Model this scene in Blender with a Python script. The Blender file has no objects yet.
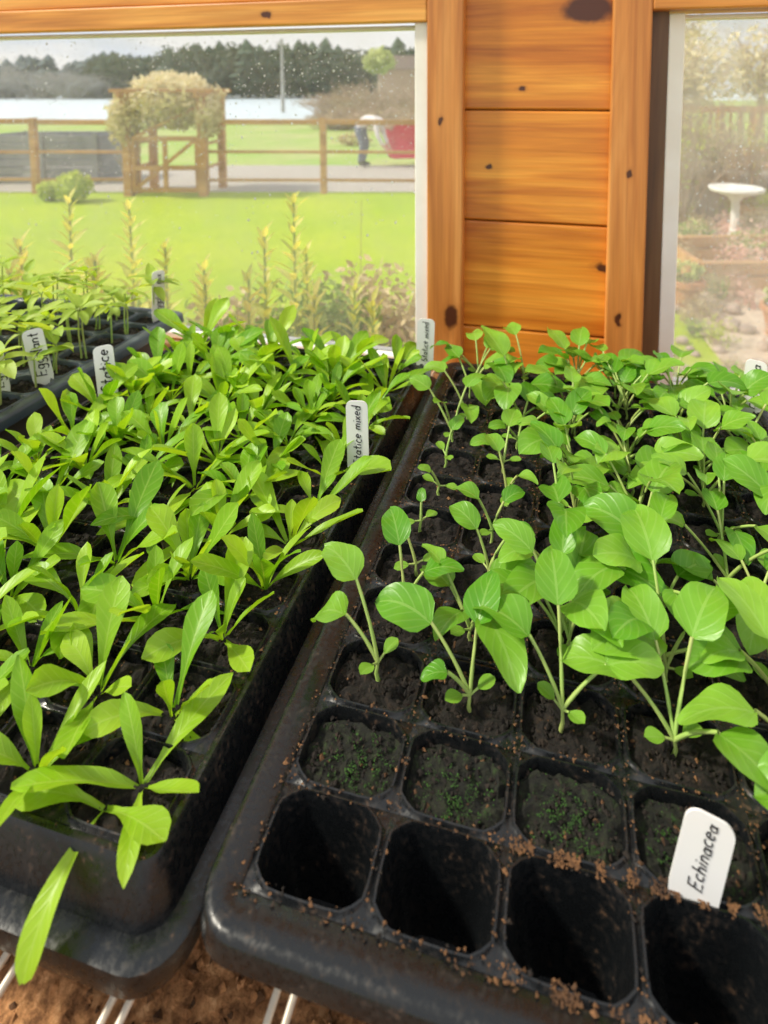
import bpy, math, random
from mathutils import Vector, Matrix, noise
R = random.Random(7)
S = bpy.context.scene
COL = S.collection
pi = math.pi

# ------------------------------------------------------------------ helpers
class MB:
    def __init__(s): s.v=[]; s.f=[]; s.m=[]; s.uv={}; s.t=[]
    def add(s, vs, fs, mi=0, tint=0.5):
        o=len(s.v); s.v.extend([tuple(p) for p in vs]); s.t.extend([tint]*len(vs))
        for f in fs: s.f.append(tuple(i+o for i in f)); s.m.append(mi)
        return o
    def box(s, x0,x1,y0,y1,z0,z1, mi=0, M=None):
        p=[Vector((x,y,z)) for z in (z0,z1) for y in (y0,y1) for x in (x0,x1)]
        if M: p=[M@q for q in p]
        s.add(p,[(0,2,3,1),(4,5,7,6),(0,1,5,4),(2,6,7,3),(0,4,6,2),(1,3,7,5)],mi)
    def beam(s,a,b,w,h,mi=0):
        a=Vector(a);b=Vector(b);d=(b-a);L=d.length;d.normalize()
        up=Vector((0,0,1)) if abs(d.z)<.95 else Vector((0,1,0))
        sx=d.cross(up).normalized();u=sx.cross(d)
        p=[q+sx*(w/2*i)+u*(h/2*j) for q in(a,b) for j in(-1,1) for i in(-1,1)]
        s.add(p,[(0,2,3,1),(4,5,7,6),(0,1,5,4),(2,6,7,3),(0,4,6,2),(1,3,7,5)],mi)
    def tube(s,pts,rs,n=6,mi=0,tint=.5,cap=True):
        pts=[Vector(p) for p in pts]; vs=[];fs=[]
        for k,p in enumerate(pts):
            d=(pts[min(k+1,len(pts)-1)]-pts[max(k-1,0)]).normalized()
            up=Vector((0,0,1)) if abs(d.z)<.9 else Vector((1,0,0))
            a=d.cross(up).normalized();b=a.cross(d)
            r=rs[k] if hasattr(rs,'__len__') else rs
            for i in range(n):
                t=2*pi*i/n; vs.append(p+a*(math.cos(t)*r)+b*(math.sin(t)*r))
        for k in range(len(pts)-1):
            for i in range(n):
                j=(i+1)%n; fs.append((k*n+i,k*n+j,(k+1)*n+j,(k+1)*n+i))
        if cap:
            fs.append(tuple(range(n))[::-1]); fs.append(tuple((len(pts)-1)*n+i for i in range(n)))
        s.add(vs,fs,mi,tint)
    def loft(s,loops,mi=0,cap0=False,cap1=False):
        n=len(loops[0]); vs=[p for l in loops for p in l]; fs=[]
        for k in range(len(loops)-1):
            for i in range(n):
                j=(i+1)%n; fs.append((k*n+i,k*n+j,(k+1)*n+j,(k+1)*n+i))
        if cap0: fs.append(tuple(range(n)))
        if cap1: fs.append(tuple((len(loops)-1)*n+i for i in range(n)))
        s.add(vs,fs,mi)
    def lump(s,c,r,mi=0,rr=R,tint=.5,fl=1.0):
        vs=[]
        for d in ((1,0,0),(-1,0,0),(0,1,0),(0,-1,0),(0,0,1),(0,0,-1)):
            k=r*rr.uniform(.45,1.35)
            vs.append((c[0]+d[0]*k+rr.uniform(-.4,.4)*r,c[1]+d[1]*k+rr.uniform(-.4,.4)*r,c[2]+d[2]*k*fl))
        s.add(vs,[(0,2,4),(2,1,4),(1,3,4),(3,0,4),(2,0,5),(1,2,5),(3,1,5),(0,3,5)],mi,tint)
    def ball(s,c,rx,ry,rz,mi=0,nu=16,nv=10,jit=0,sc=3,tint=.5):
        vs=[];fs=[]
        for j in range(nv+1):
            ph=pi*j/nv
            for i in range(nu):
                th=2*pi*i/nu
                d=Vector((math.sin(ph)*math.cos(th),math.sin(ph)*math.sin(th),math.cos(ph)))
                k=1+jit*noise.noise(d*sc+Vector(c)*7)
                vs.append((c[0]+d.x*rx*k,c[1]+d.y*ry*k,c[2]+d.z*rz*k))
        for j in range(nv):
            for i in range(nu):
                k=(i+1)%nu; fs.append((j*nu+i,(j+1)*nu+i,(j+1)*nu+k,j*nu+k))
        s.add(vs,fs,mi,tint)
    def obj(s,name,mats,smooth=False,parent=None,bevel=0,uvs=None):
        me=bpy.data.meshes.new(name); me.from_pydata(s.v,[],s.f)
        for m in mats: me.materials.append(m)
        me.polygons.foreach_set('material_index',s.m)
        if smooth: me.polygons.foreach_set('use_smooth',[True]*len(s.f))
        a=me.attributes.new('tint','FLOAT','POINT'); a.data.foreach_set('value',s.t)
        if uvs:
            u=me.attributes.new('lu','FLOAT','POINT'); u.data.foreach_set('value',[q[0] for q in uvs])
            u=me.attributes.new('lv','FLOAT','POINT'); u.data.foreach_set('value',[q[1] for q in uvs])
        me.update()
        o=bpy.data.objects.new(name,me); COL.objects.link(o)
        if parent: o.parent=parent
        if bevel:
            b=o.modifiers.new('bev','BEVEL'); b.width=bevel; b.segments=2; b.limit_method='ANGLE'
        return o

def mat(name):
    m=bpy.data.materials.new(name); m.use_nodes=True
    nt=m.node_tree; b=nt.nodes['Principled BSDF']; return m,nt,b
def N(nt,t,**k):
    n=nt.nodes.new(t)
    for a,b in k.items(): setattr(n,a,b)
    return n
def ramp(nt,src,stops):
    r=N(nt,'ShaderNodeValToRGB'); e=r.color_ramp.elements
    while len(e)<len(stops): e.new(.5)
    for i,(p,c) in enumerate(stops): e[i].position=p; e[i].color=(*c,1)
    nt.links.new(src,r.inputs[0]); return r.outputs[0]
def coord(nt,scale=(1,1,1),kind='Object'):
    tc=N(nt,'ShaderNodeTexCoord'); mp=N(nt,'ShaderNodeMapping'); mp.inputs['Scale'].default_value=scale
    nt.links.new(tc.outputs[kind],mp.inputs[0]); return mp.outputs[0]
def nz(nt,vec,scale,detail=4,dist=0,rough=.5):
    n=N(nt,'ShaderNodeTexNoise'); n.inputs['Scale'].default_value=scale; n.inputs['Detail'].default_value=detail
    n.inputs['Distortion'].default_value=dist; n.inputs['Roughness'].default_value=rough
    nt.links.new(vec,n.inputs['Vector']); return n.outputs['Fac']
def mth(nt,op,a,b=None,c=None):
    n=N(nt,'ShaderNodeMath',operation=op)
    for i,x in enumerate((a,b,c)):
        if x is None: continue
        if isinstance(x,(int,float)): n.inputs[i].default_value=x
        else: nt.links.new(x,n.inputs[i])
    return n.outputs[0]
def mixc(nt,f,a,b,mode='MIX'):
    n=N(nt,'ShaderNodeMix',data_type='RGBA',blend_type=mode)
    for i,x in ((0,f),(6,a),(7,b)):
        if isinstance(x,(int,float)): n.inputs[i].default_value=x
        elif isinstance(x,tuple): n.inputs[i].default_value=(*x,1)
        else: nt.links.new(x,n.inputs[i])
    return n.outputs[2]
def bump(nt,b,h,st=.3,d=.01):
    n=N(nt,'ShaderNodeBump'); n.inputs['Strength'].default_value=st; n.inputs['Distance'].default_value=d
    nt.links.new(h,n.inputs['Height']); nt.links.new(n.outputs[0],b.inputs['Normal'])
def simple(name,c,rough=.6,c2=None,sc=8,bst=0,bd=.005,metal=0):
    m,nt,b=mat(name); b.inputs['Roughness'].default_value=rough; b.inputs['Metallic'].default_value=metal
    v=coord(nt); n=nz(nt,v,sc,6)
    nt.links.new(ramp(nt,n,[(.35,c),(.65,c2 or tuple(x*.75 for x in c))]),b.inputs['Base Color'])
    if bst: bump(nt,b,n,bst,bd)
    return m
def wood(name,axis,cl,cm,cd,knots=(),rough=.38,sc=1.0):
    m,nt,b=mat(name); b.inputs['Roughness'].default_value=rough
    s=[26*sc]*3; s[axis]=2.2*sc
    v=coord(nt,tuple(s)); n1=nz(nt,v,1.0,5,1.2)
    s2=[260*sc]*3; s2[axis]=7*sc
    n2=nz(nt,coord(nt,tuple(s2)),1.0,3)
    s3=[90*sc]*3; s3[axis]=3*sc
    n3=nz(nt,coord(nt,tuple(s3)),1.0,4,.6)
    col=ramp(nt,n1,[(.3,cl),(.5,cm),(.72,cd)])
    col=mixc(nt,.4,col,ramp(nt,n2,[(.3,(.68,.66,.64)),(.7,(1.15,1.15,1.15))]),'MULTIPLY')
    col=mixc(nt,.45,col,ramp(nt,n3,[(.45,(1.05,1.05,1.05)),(.62,(.70,.55,.45)),(.7,(1,1,1))]),'MULTIPLY')
    big=nz(nt,coord(nt),5,2); col=mixc(nt,.3,col,ramp(nt,big,[(.3,(.7,.6,.5)),(.7,(1.25,1.25,1.25))]),'MULTIPLY')
    if knots:
        sk=[1.0]*3; sk[axis]=.55; sk[1]=0.0001
        tc=N(nt,'ShaderNodeTexCoord')
        nn=N(nt,'ShaderNodeTexNoise'); nn.inputs['Scale'].default_value=60; nt.links.new(tc.outputs['Object'],nn.inputs['Vector'])
        va=N(nt,'ShaderNodeVectorMath',operation='MULTIPLY_ADD'); nt.links.new(nn.outputs['Color'],va.inputs[0])
        va.inputs[1].default_value=(.012,.012,.012); nt.links.new(tc.outputs['Object'],va.inputs[2])
        for (kx,kz,kr) in knots:
            sb=N(nt,'ShaderNodeVectorMath',operation='SUBTRACT'); nt.links.new(va.outputs[0],sb.inputs[0]); sb.inputs[1].default_value=(kx+.006,0,kz+.006)
            ml=N(nt,'ShaderNodeVectorMath',operation='MULTIPLY'); nt.links.new(sb.outputs[0],ml.inputs[0]); ml.inputs[1].default_value=tuple(sk)
            le=N(nt,'ShaderNodeVectorMath',operation='LENGTH'); nt.links.new(ml.outputs[0],le.inputs[0])
            d=mth(nt,'DIVIDE',le.outputs['Value'],kr)
            ha=ramp(nt,d,[(.2,(.6,.6,.6)),(1.0,(0,0,0))])
            col=mixc(nt,ha,col,(.30,.09,.015))
            f=ramp(nt,d,[(.40,(1,1,1)),(.62,(0,0,0))])
            col=mixc(nt,f,col,(.08,.02,.006))
    nt.links.new(col,b.inputs['Base Color']); bump(nt,b,n2,.15,.002)
    b.inputs['Coat Weight'].default_value=.15; b.inputs['Coat Roughness'].default_value=.3
    return m
def leafmat(name,ca,cb,cvein,nv=8,sl=2.5,trans=.35,rough=.42,vein=.5):
    m,nt,b=mat(name); b.inputs['Roughness'].default_value=rough
    at=N(nt,'ShaderNodeAttribute',attribute_name='tint'); lu=N(nt,'ShaderNodeAttribute',attribute_name='lu'); lv=N(nt,'ShaderNodeAttribute',attribute_name='lv')
    col=mixc(nt,at.outputs['Fac'],ca,cb)
    n=nz(nt,coord(nt),90,4); col=mixc(nt,.5,col,ramp(nt,n,[(.3,(.78,.82,.72)),(.7,(1.15,1.1,1.1))]),'MULTIPLY')
    s=mth(nt,'ABSOLUTE',lu.outputs['Fac'])
    mid=mth(nt,'LESS_THAN',s,.06)
    w=mth(nt,'SINE',mth(nt,'MULTIPLY',mth(nt,'SUBTRACT',mth(nt,'MULTIPLY',lv.outputs['Fac'],nv),mth(nt,'MULTIPLY',s,sl)),6.283))
    w=mth(nt,'POWER',mth(nt,'MULTIPLY_ADD',w,.5,.5),8)
    vv=mth(nt,'MULTIPLY',mth(nt,'MAXIMUM',mid,mth(nt,'MULTIPLY',w,.45)),vein)
    col=mixc(nt,vv,col,cvein)
    nt.links.new(col,b.inputs['Base Color'])
    bump(nt,b,mth(nt,'MULTIPLY_ADD',n,.6,mth(nt,'MULTIPLY',vv,-1.0)),.5,.0012)
    tr=N(nt,'ShaderNodeBsdfTranslucent'); tcol=mixc(nt,1.0,col,(1.4,1.25,.45),'MULTIPLY'); nt.links.new(tcol,tr.inputs[0])
    mx=N(nt,'ShaderNodeMixShader'); mx.inputs[0].default_value=trans
    nt.links.new(b.outputs[0],mx.inputs[1]); nt.links.new(tr.outputs[0],mx.inputs[2])
    nt.links.new(mx.outputs[0],nt.nodes['Material Output'].inputs[0])
    return m

# ------------------------------------------------------------------ materials
m,nt,b=mat('dusty_plastic')
n=nz(nt,coord(nt),70,8,0,.75); n2=nz(nt,coord(nt),420,3)
f=mth(nt,'MULTIPLY',n,n2)
nt.links.new(ramp(nt,f,[(.27,(.006,.007,.008)),(.35,(.014,.012,.011)),(.46,(.09,.05,.028))]),b.inputs['Base Color'])
nt.links.new(ramp(nt,f,[(.2,(.24,)*3),(.42,(.6,)*3)]),b.inputs['Roughness']); bump(nt,b,n2,.15,.0006); M_dust=m
M_slate=simple('slate_plastic',(.04,.055,.075),.38,(.08,.10,.12),25)
def soilmat(name,a,bc,c,sc=260):
    m,nt,b=mat(name); b.inputs['Roughness'].default_value=.9
    v=coord(nt); n=nz(nt,v,sc,8,0,.7)
    nt.links.new(ramp(nt,n,[(.38,a),(.55,bc),(.72,c)]),b.inputs['Base Color']); bump(nt,b,n,.9,.004); return m
M_soil=soilmat('potting_soil_mat',(.005,.004,.003),(.017,.012,.009),(.06,.035,.02))
M_moss=soilmat('mossy_soil_mat',(.005,.005,.004),(.016,.018,.008),(.035,.075,.014))
M_crumb=soilmat('soil_crumb_mat',(.06,.03,.015),(.19,.09,.035),(.38,.19,.085),90)
M_crumbd=soilmat('dark_crumb_mat',(.008,.006,.005),(.024,.016,.011),(.07,.042,.025),90)
M_mossb=soilmat('moss_tuft',(.02,.06,.010),(.05,.14,.018),(.09,.22,.03),200)
M_bed=soilmat('bench_soil_mat',(.20,.085,.03),(.62,.30,.12),(.95,.58,.30),160)
M_chrome=simple('galvanised_wire',(.85,.76,.62),.4,(.65,.56,.45),60,metal=.3)
M_stat=leafmat('statice_leaf',(.17,.42,.008),(.42,.66,.035),(.54,.74,.16),9,1.6,.40,.40,.35)
M_ech=leafmat('echinacea_leaf',(.11,.35,.015),(.29,.56,.055),(.46,.70,.20),5,2.2,.36,.36,.30)
M_egg=leafmat('eggplant_leaf',(.32,.52,.05),(.52,.68,.12),(.6,.72,.25),6,1.5,.45,.5,.3)
M_stem=simple('seedling_stem',(.34,.52,.12),.45,(.40,.46,.14),40)
M_white=simple('white_label',(.84,.84,.82),.35,(.78,.78,.77),12)
M_ink=simple('black_ink',(.01,.01,.012),.6)
M_panel=wood('pine_panel',0,(.86,.38,.050),(.72,.265,.026),(.48,.135,.012),[(.020,1.497,.032),(.043,1.178,.010),(-.06,1.40,.005),(-.10,1.30,.005)],.36)
M_trim=wood('pine_trim',2,(.78,.36,.10),(.60,.235,.05),(.38,.12,.022),[(-.146,1.105,.017),(.07,1.30,.006),(.062,1.12,.007),(-.16,1.36,.006)],.42)
M_head=wood('pine_header',0,(.90,.47,.11),(.76,.33,.06),(.50,.18,.03),[(-.4,1.50,.007)],.42)
M_dark=wood('dark_jamb',2,(.20,.11,.05),(.14,.07,.03),(.07,.035,.018),(),.5)
M_wfr=simple('white_frame',(.94,.93,.88),.4,(.88,.85,.78),20)
M_fence=wood('cedar_fence',0,(.66,.38,.17),(.54,.29,.11),(.37,.19,.07),(),.7,.15)
M_bench=wood('bench_wood',0,(.45,.26,.12),(.35,.19,.08),(.2,.1,.04),(),.6,.5)
def glassmat(name,haze):
    m,nt,b=mat(name); nt.nodes.remove(b)
    tr=N(nt,'ShaderNodeBsdfTransparent'); gl=N(nt,'ShaderNodeBsdfGlossy'); gl.inputs['Roughness'].default_value=.02
    df=N(nt,'ShaderNodeBsdfTranslucent'); df.inputs[0].default_value=(1,.98,.92,1)
    d2=N(nt,'ShaderNodeBsdfDiffuse'); d2.inputs[0].default_value=(1,.98,.92,1); ms=N(nt,'ShaderNodeMixShader'); nt.links.new(df.outputs[0],ms.inputs[1]); nt.links.new(d2.outputs[0],ms.inputs[2])
    fr=N(nt,'ShaderNodeFresnel'); fr.inputs[0].default_value=1.15
    m1=N(nt,'ShaderNodeMixShader'); m2=N(nt,'ShaderNodeMixShader')
    nt.links.new(fr.outputs[0],m1.inputs[0]); nt.links.new(tr.outputs[0],m1.inputs[1]); nt.links.new(gl.outputs[0],m1.inputs[2])
    n=nz(nt,coord(nt),9,8,0,.6); nt.links.new(ramp(nt,n,[(.3,(haze*.4,)*3),(.75,(haze*1.5,)*3)]),m2.inputs[0])
    nt.links.new(m1.outputs[0],m2.inputs[1]); nt.links.new(ms.outputs[0],m2.inputs[2]); nt.links.new(m2.outputs[0],nt.nodes['Material Output'].inputs[0]); return m
M_glass=glassmat('window_glass',.12); M_glass2=glassmat('hazy_window_glass',.24)
m,nt,b=mat('droplet'); b.inputs['Base Color'].default_value=(1,1,1,1); b.inputs['Roughness'].default_value=.1; b.inputs['Alpha'].default_value=.75; M_drop=m

# ------------------------------------------------------------------ frame of reference
ZC=1.40; ZT=1.10; PX=.0483; PY=.0357
GX=(-.1155,.177)
LX=(-.156-6*PX,.178)
TX=(-.512-6*PX,.237)

def rrect(x0,x1,y0,y1,r,z,n=6):
    pts=[]
    for (cx,cy,a0) in ((x1-r,y1-r,0),(x0+r,y1-r,90),(x0+r,y0+r,180),(x1-r,y0+r,270)):
        for i in range(n+1):
            a=math.radians(a0+90*i/n); pts.append((cx+r*math.cos(a),cy+r*math.sin(a),z))
    return pts

def make_tray(org,mat_,prof,empty_row0=False,moss_row=None,seed=1,crumbs=2200,nx=6,ny=12):
    rr=random.Random(seed); x0,y0=org; mb=MB(); so=MB(); n=32
    sq=[];se=[]
    for i in range(n):
        a=2*pi*i/n; c,s_=math.cos(a),math.sin(a); k=max(abs(c),abs(s_)); sq.append((c/k,s_/k))
        e=(abs(c)**5+abs(s_)**5)**(-.2)
        if i%8==4: e*=.955
        se.append((c*e,s_*e))
    for ix in range(nx):
        for iy in range(ny):
            cx=x0+PX*(ix+.5); cy=y0+PY*(iy+.5); hx=PX/2; hy=PY/2
            L=[]
            for sh,k,dz in ((sq,1,-.0016),(se,.98,-.0012),(se,.95,0),(se,.915,.0001),(se,.89,-.0012),(se,.87,-.008),(se,.62,-.043),(se,.25,-.043),(se,.25,-.047)):
                L.append([(cx+p[0]*hx*k,cy+p[1]*hy*k,ZT+dz) for p in sh])
            mb.loft(L,0)
            mb.add(L[-1],[tuple(range(n))],0)
            if empty_row0 and iy==0: continue
            mi=1 if (moss_row is not None and iy==moss_row) else 0
            base=-.0050+rr.uniform(-.002,.001); vs=[(cx,cy,ZT+base+.001)];fs=[];K=7;Q=28
            for k in range(1,K+1):
                for q in range(Q):
                    a=2*pi*q/Q;c,s_=math.cos(a),math.sin(a);e=(abs(c)**5+abs(s_)**5)**(-.2)*.885*k/K
                    x=cx+c*e*hx;y=cy+s_*e*hy
                    vs.append((x,y,ZT+base+.0040*noise.noise(Vector((x*180,y*180,seed)))+.0022*noise.noise(Vector((x*520,y*520,seed)))-(.001 if k==K else 0)))
            for q in range(Q): fs.append((0,1+q,1+(q+1)%Q))
            for k in range(K-1):
                for q in range(Q):
                    a=1+k*Q; fs.append((a+q,a+Q+q,a+Q+(q+1)%Q,a+(q+1)%Q))
            so.add(vs,fs,mi)
            for _ in range(150 if iy<4 else 40):
                x=cx+rr.uniform(-.8,.8)*hx;y=cy+rr.uniform(-.8,.8)*hy
                so.lump((x,y,ZT+base+.0006),rr.uniform(.0004,.0016),3 if rr.random()<.93 else 2,rr)
            if mi==1:
                ox=rr.uniform(-.2,.2);oy=rr.uniform(-.3,.2)
                for _ in range(900):
                    x=cx+(ox+rr.gauss(0,.34))*hx;y=cy+(oy+rr.gauss(0,.36))*hy
                    if abs(x-cx)>.8*hx or abs(y-cy)>.8*hy: continue
                    if noise.noise(Vector((x*260,y*260,3)))<0: continue
                    so.lump((x,y,ZT+base+.0010+rr.uniform(0,.0012)),rr.uniform(.00015,.0005),4,rr)
    x1=x0+nx*PX;y1=y0+ny*PY
    loops=[rrect(x0-o,x1+o,y0-o,y1+o,r,ZT+z) for (o,z,r) in prof]
    mb.loft([l[::-1] for l in loops],0,cap1=True)
    for _ in range(crumbs):
        if rr.random()<.5: x=x0+PX*rr.randint(0,nx)+rr.uniform(-.003,.003); y=rr.uniform(y0-.004,y1)
        else: x=rr.uniform(x0-.004,x1); y=y0+PY*rr.randint(0,ny)+rr.uniform(-.003,.003)
        so.lump((x,y,ZT+.0003),rr.uniform(.0002,.0009)*(1 if rr.random()<.9 else 1.5),2 if rr.random()<.55 else 3,rr,fl=.6)
    t=mb.obj('seed_tray',[mat_],smooth=True)
    try: t.data.set_sharp_from_angle(angle=math.radians(50))
    except Exception: pass
    so.obj('potting_soil',[M_soil,M_moss,M_crumb,M_crumbd,M_mossb],smooth=False,parent=t)
    return t
profR=[(0,-.0016,.001),(.0015,0,.003),(.011,.0005,.014),(.0135,0,.017),(.0148,-.002,.018),(.0155,-.0095,.018),(.0135,-.011,.017),(.009,-.0105,.012),(-.001,-.014,.01),(-.013,-.056,.01)]
profL=[(0,-.0016,.001),(.0015,0,.003),(.004,.0002,.007),(.0055,-.002,.009),(.0100,-.019,.012),(.0110,-.0215,.014),(.018,-.0215,.018),(.0205,-.0225,.02),(.0213,-.0265,.021),(.020,-.033,.02),(.0165,-.034,.018),(.002,-.035,.01),(-.008,-.058,.01)]
trayL=make_tray(LX,M_dust,profL,seed=3)
trayR=make_tray(GX,M_dust,profR,True,1,seed=5,crumbs=5200)
trayT=make_tray(TX,M_slate,profR,seed=9,crumbs=600)

mb=MB(); rr=random.Random(44)
for _ in range(2400):
    ix=rr.choice([2,3,3,4,2]); x=GX[0]+PX*(ix+.5)+rr.gauss(0,.35)*PX; k=rr.choice([1,1,0]); y=GX[1]+PY*k+rr.gauss(0,.0016)
    if noise.noise(Vector((x*110,k*5,0)))<-.05: continue
    if abs(y-GX[1]-PY*k)<.0032: mb.lump((x,y,ZT+.0005),rr.uniform(.0002,.0008),0,rr,fl=.6)
mb.obj('spilled_potting_mix',[M_crumb],parent=trayR)

# ------------------------------------------------------------------ leaves
PROF={'stat':[(0,.13),(.12,.13),(.28,.22),(.45,.52),(.6,.82),(.74,1),(.86,.93),(.95,.62),(1,.10)],
      'strap':[(0,.18),(.15,.22),(.35,.55),(.55,.9),(.7,1),(.85,.8),(.95,.4),(1,.06)],
      'ech':[(0,.12),(.05,.56),(.13,.88),(.26,1.0),(.42,1),(.57,.92),(.72,.76),(.85,.52),(.94,.28),(1,.04)],
      'cot':[(0,.2),(.15,.6),(.4,.95),(.6,1),(.8,.8),(.93,.5),(1,.1)],
      'lance':[(0,.2),(.2,.7),(.4,1),(.7,.7),(1,.03)]}
def prof(kind,t):
    P=PROF[kind]
    for (a,x),(b,y) in zip(P,P[1:]):
        if t<=b:
            k=(t-a)/(b-a); return x+(y-x)*k
    return P[-1][1]
class Plants(MB):
    def __init__(s): super().__init__(); s.q=[]
    def sync(s,n,val=(1.0,0.0)): s.q.extend([val]*n)
    def leaf(s,base,az,el,pet,blade,width,kind,bend,roll=0,cup=.25,rip=.06,tint=.5,nl=11,rr=R,pr=.0008):
        p=Vector(base); azv=Vector((math.cos(az),math.sin(az),0)); side0=Vector((-math.sin(az),math.cos(az),0)); up=Vector((0,0,1))
        e=el
        if pet>0:
            ns=6; line=[p.copy()]
            for k in range(ns):
                ee=el-bend*.25*(k/ns); p=p+(azv*math.cos(ee)+up*math.sin(ee))*(pet/ns); line.append(p.copy())
            e=el-bend*.25
            n0=len(s.v); s.tube(line,[pr*1.15]*3+[pr]*4,5,1,tint,cap=False); s.sync(len(s.v)-n0)
            if kind=='ech': e-=math.radians(14)
        vs=[];qs=[]; cross=(-1,-.66,-.33,0,.33,.66,1); ph=rr.uniform(0,6)
        rem=bend*(.75 if pet>0 else 1)
        for k in range(nl+1):
            t=k/nl; ee=e-rem*t**1.1
            T=azv*math.cos(ee)+up*math.sin(ee)
            if k>0: p=p+T*(blade/nl)
            rl=roll*(.3+.7*t)
            Nn=T.cross(side0)
            if Nn.z<0 and abs(ee)<pi/2: Nn=-Nn
            Sd=side0*math.cos(rl)+Nn*math.sin(rl); Nn=Nn*math.cos(rl)-side0*math.sin(rl)
            w=prof(kind,t)*width/2
            for c in cross:
                z=cup*abs(c)**1.4*w*(1-.5*t) + rip*width*(c*c)*math.sin(t*9+ph+(2.5 if c<0 else 0)) - .04*width*(1-abs(c))
                vs.append(p+Sd*(c*w*(1-.12*cup*abs(c)))+Nn*z); qs.append((c,t))
        fs=[];m=len(cross)
        for k in range(nl):
            for i in range(m-1): fs.append((k*m+i,k*m+i+1,(k+1)*m+i+1,(k+1)*m+i))
        s.add(vs,fs,0,tint); s.q.extend(qs)
    def stem(s,a,b,r,tint=.5):
        n0=len(s.v); a=Vector(a);b=Vector(b); m=(a+b)/2+Vector((R.uniform(-1,1),R.uniform(-1,1),0))*.0015
        s.tube([a,m,b],[r*1.2,r,r*.9],6,1,tint,cap=False); s.sync(len(s.v)-n0)
    def done(s,name,mats): return s.obj(name,mats,smooth=True,uvs=s.q)

ZS=ZT-.006
# --- statice
st=Plants(); rr=random.Random(21)
for ix in range(6):
    for iy in range(12):
        cx=LX[0]+PX*(ix+.5)+rr.uniform(-.005,.005); cy=LX[1]+PY*(iy+.5)+rr.uniform(-.004,.004)
        n=rr.randint(7,11) if ix<5 else rr.randint(5,9)
        a0=rr.uniform(0,6.28)
        big=rr.uniform(.88,1.12)*(.88 if iy<3 else (1.0 if iy<10 else 1.2))
        strap=rr.random()<.35
        pt=rr.uniform(-.2,.25)
        for k in range(n):
            inner=k/n
            az=a0+k*2.4+rr.uniform(-.3,.3)
            L=big*rr.uniform(.038,.066)*(1-.32*inner)
            el=math.radians(rr.uniform(24,60)+28*inner)
            if ix==5 and iy==0 and math.cos(az)>.1 : el=math.radians(30)
            wd=rr.uniform(.22,.29) if strap else rr.uniform(.27,.36)
            st.leaf((cx+math.cos(az)*.001,cy+math.sin(az)*.001,ZS),az,el,0,L,L*wd,'strap' if strap else 'stat',math.radians(rr.uniform(0,70)),rr.uniform(-.6,.6),rr.uniform(.1,.5),rr.uniform(.03,.09),max(0,min(1,rr.random()+pt)),rr=rr)
cx=LX[0]+PX*5.35; cy=LX[1]+PY*.30
st.leaf((cx,cy,ZS),math.radians(-88),math.radians(28),0,.050,.0130,'stat',math.radians(95),.2,.2,.04,.8,nl=18)
st.leaf((cx,cy,ZS),math.radians(-15),math.radians(35),0,.042,.015,'stat',math.radians(35),-.3,.2,.04,.6)
st.leaf((cx,cy,ZS),math.radians(-165),math.radians(40),0,.040,.014,'stat',math.radians(50),-.3,.2,.04,.9)
st.done('statice_seedlings',[M_stat,M_stem])

# --- echinacea
ec=Plants(); rr=random.Random(33)
def ech(cx,cy,leaves=None,scale=1.0,cot=True):
    h0=rr.uniform(.006,.012)*scale; top=(cx+rr.uniform(-.001,.001),cy,ZS+h0)
    ec.stem((cx,cy,ZS-.001),top,.0010)
    a0=rr.uniform(0,6.28)
    if cot:
        for k in (0,1):
            ec.leaf(top,a0+pi*k+rr.uniform(-.3,.3),math.radians(rr.uniform(10,35)),.005,.0095,.0078,'cot',.4,0,.2,.02,.8,nl=6,rr=rr,pr=.0006)
    if leaves is None:
        n=rr.choice([2,3,3,4,5]); a0+=1.3; leaves=[]
        for k in range(n):
            z=rr.uniform(.62,1.08)
            leaves.append((math.degrees(a0+k*2.3+rr.uniform(-.4,.4)),rr.uniform(48,78),rr.uniform(.020,.044)*scale,z*rr.uniform(.026,.040)*scale,rr.uniform(45,100)))
    for (az,el,pet,bl,bend) in leaves:
        ec.leaf(top,math.radians(az),math.radians(el),pet,bl,bl*rr.uniform(.60,.78),'ech',math.radians(bend),rr.uniform(-.5,.5),rr.uniform(.05,.35),rr.uniform(.03,.07),rr.random(),rr=rr,pr=.0009)
custom={
 (0,2):[(172,60,.028,.024,115),(150,74,.040,.030,85)],
 (1,2):[(165,62,.036,.036,85),(80,76,.030,.028,70),(200,60,.018,.014,90)],
 (2,2):[(160,68,.034,.034,85),(100,74,.042,.030,70),(10,58,.032,.028,70)],
 (3,2):[(170,58,.032,.034,85),(60,72,.042,.034,75),(-40,58,.030,.032,85),(110,66,.036,.032,80)],
 (4,2):[(190,55,.034,.036,85),(120,68,.045,.034,75),(-80,55,.028,.036,90),(30,60,.036,.034,80)],
 (0,4):[(150,70,.02,.014,70)],(0,5):[(100,80,.012,.010,60)],(0,6):[(200,70,.014,.011,60)],
 (0,7):[(60,75,.02,.016,70)],(1,4):[(150,75,.024,.024,80),(20,70,.022,.02,80)],
 (1,5):[(170,72,.022,.020,80),(40,70,.02,.018,80)],(1,6):[(130,76,.028,.02,80),(-30,70,.02,.018,80)]}
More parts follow.
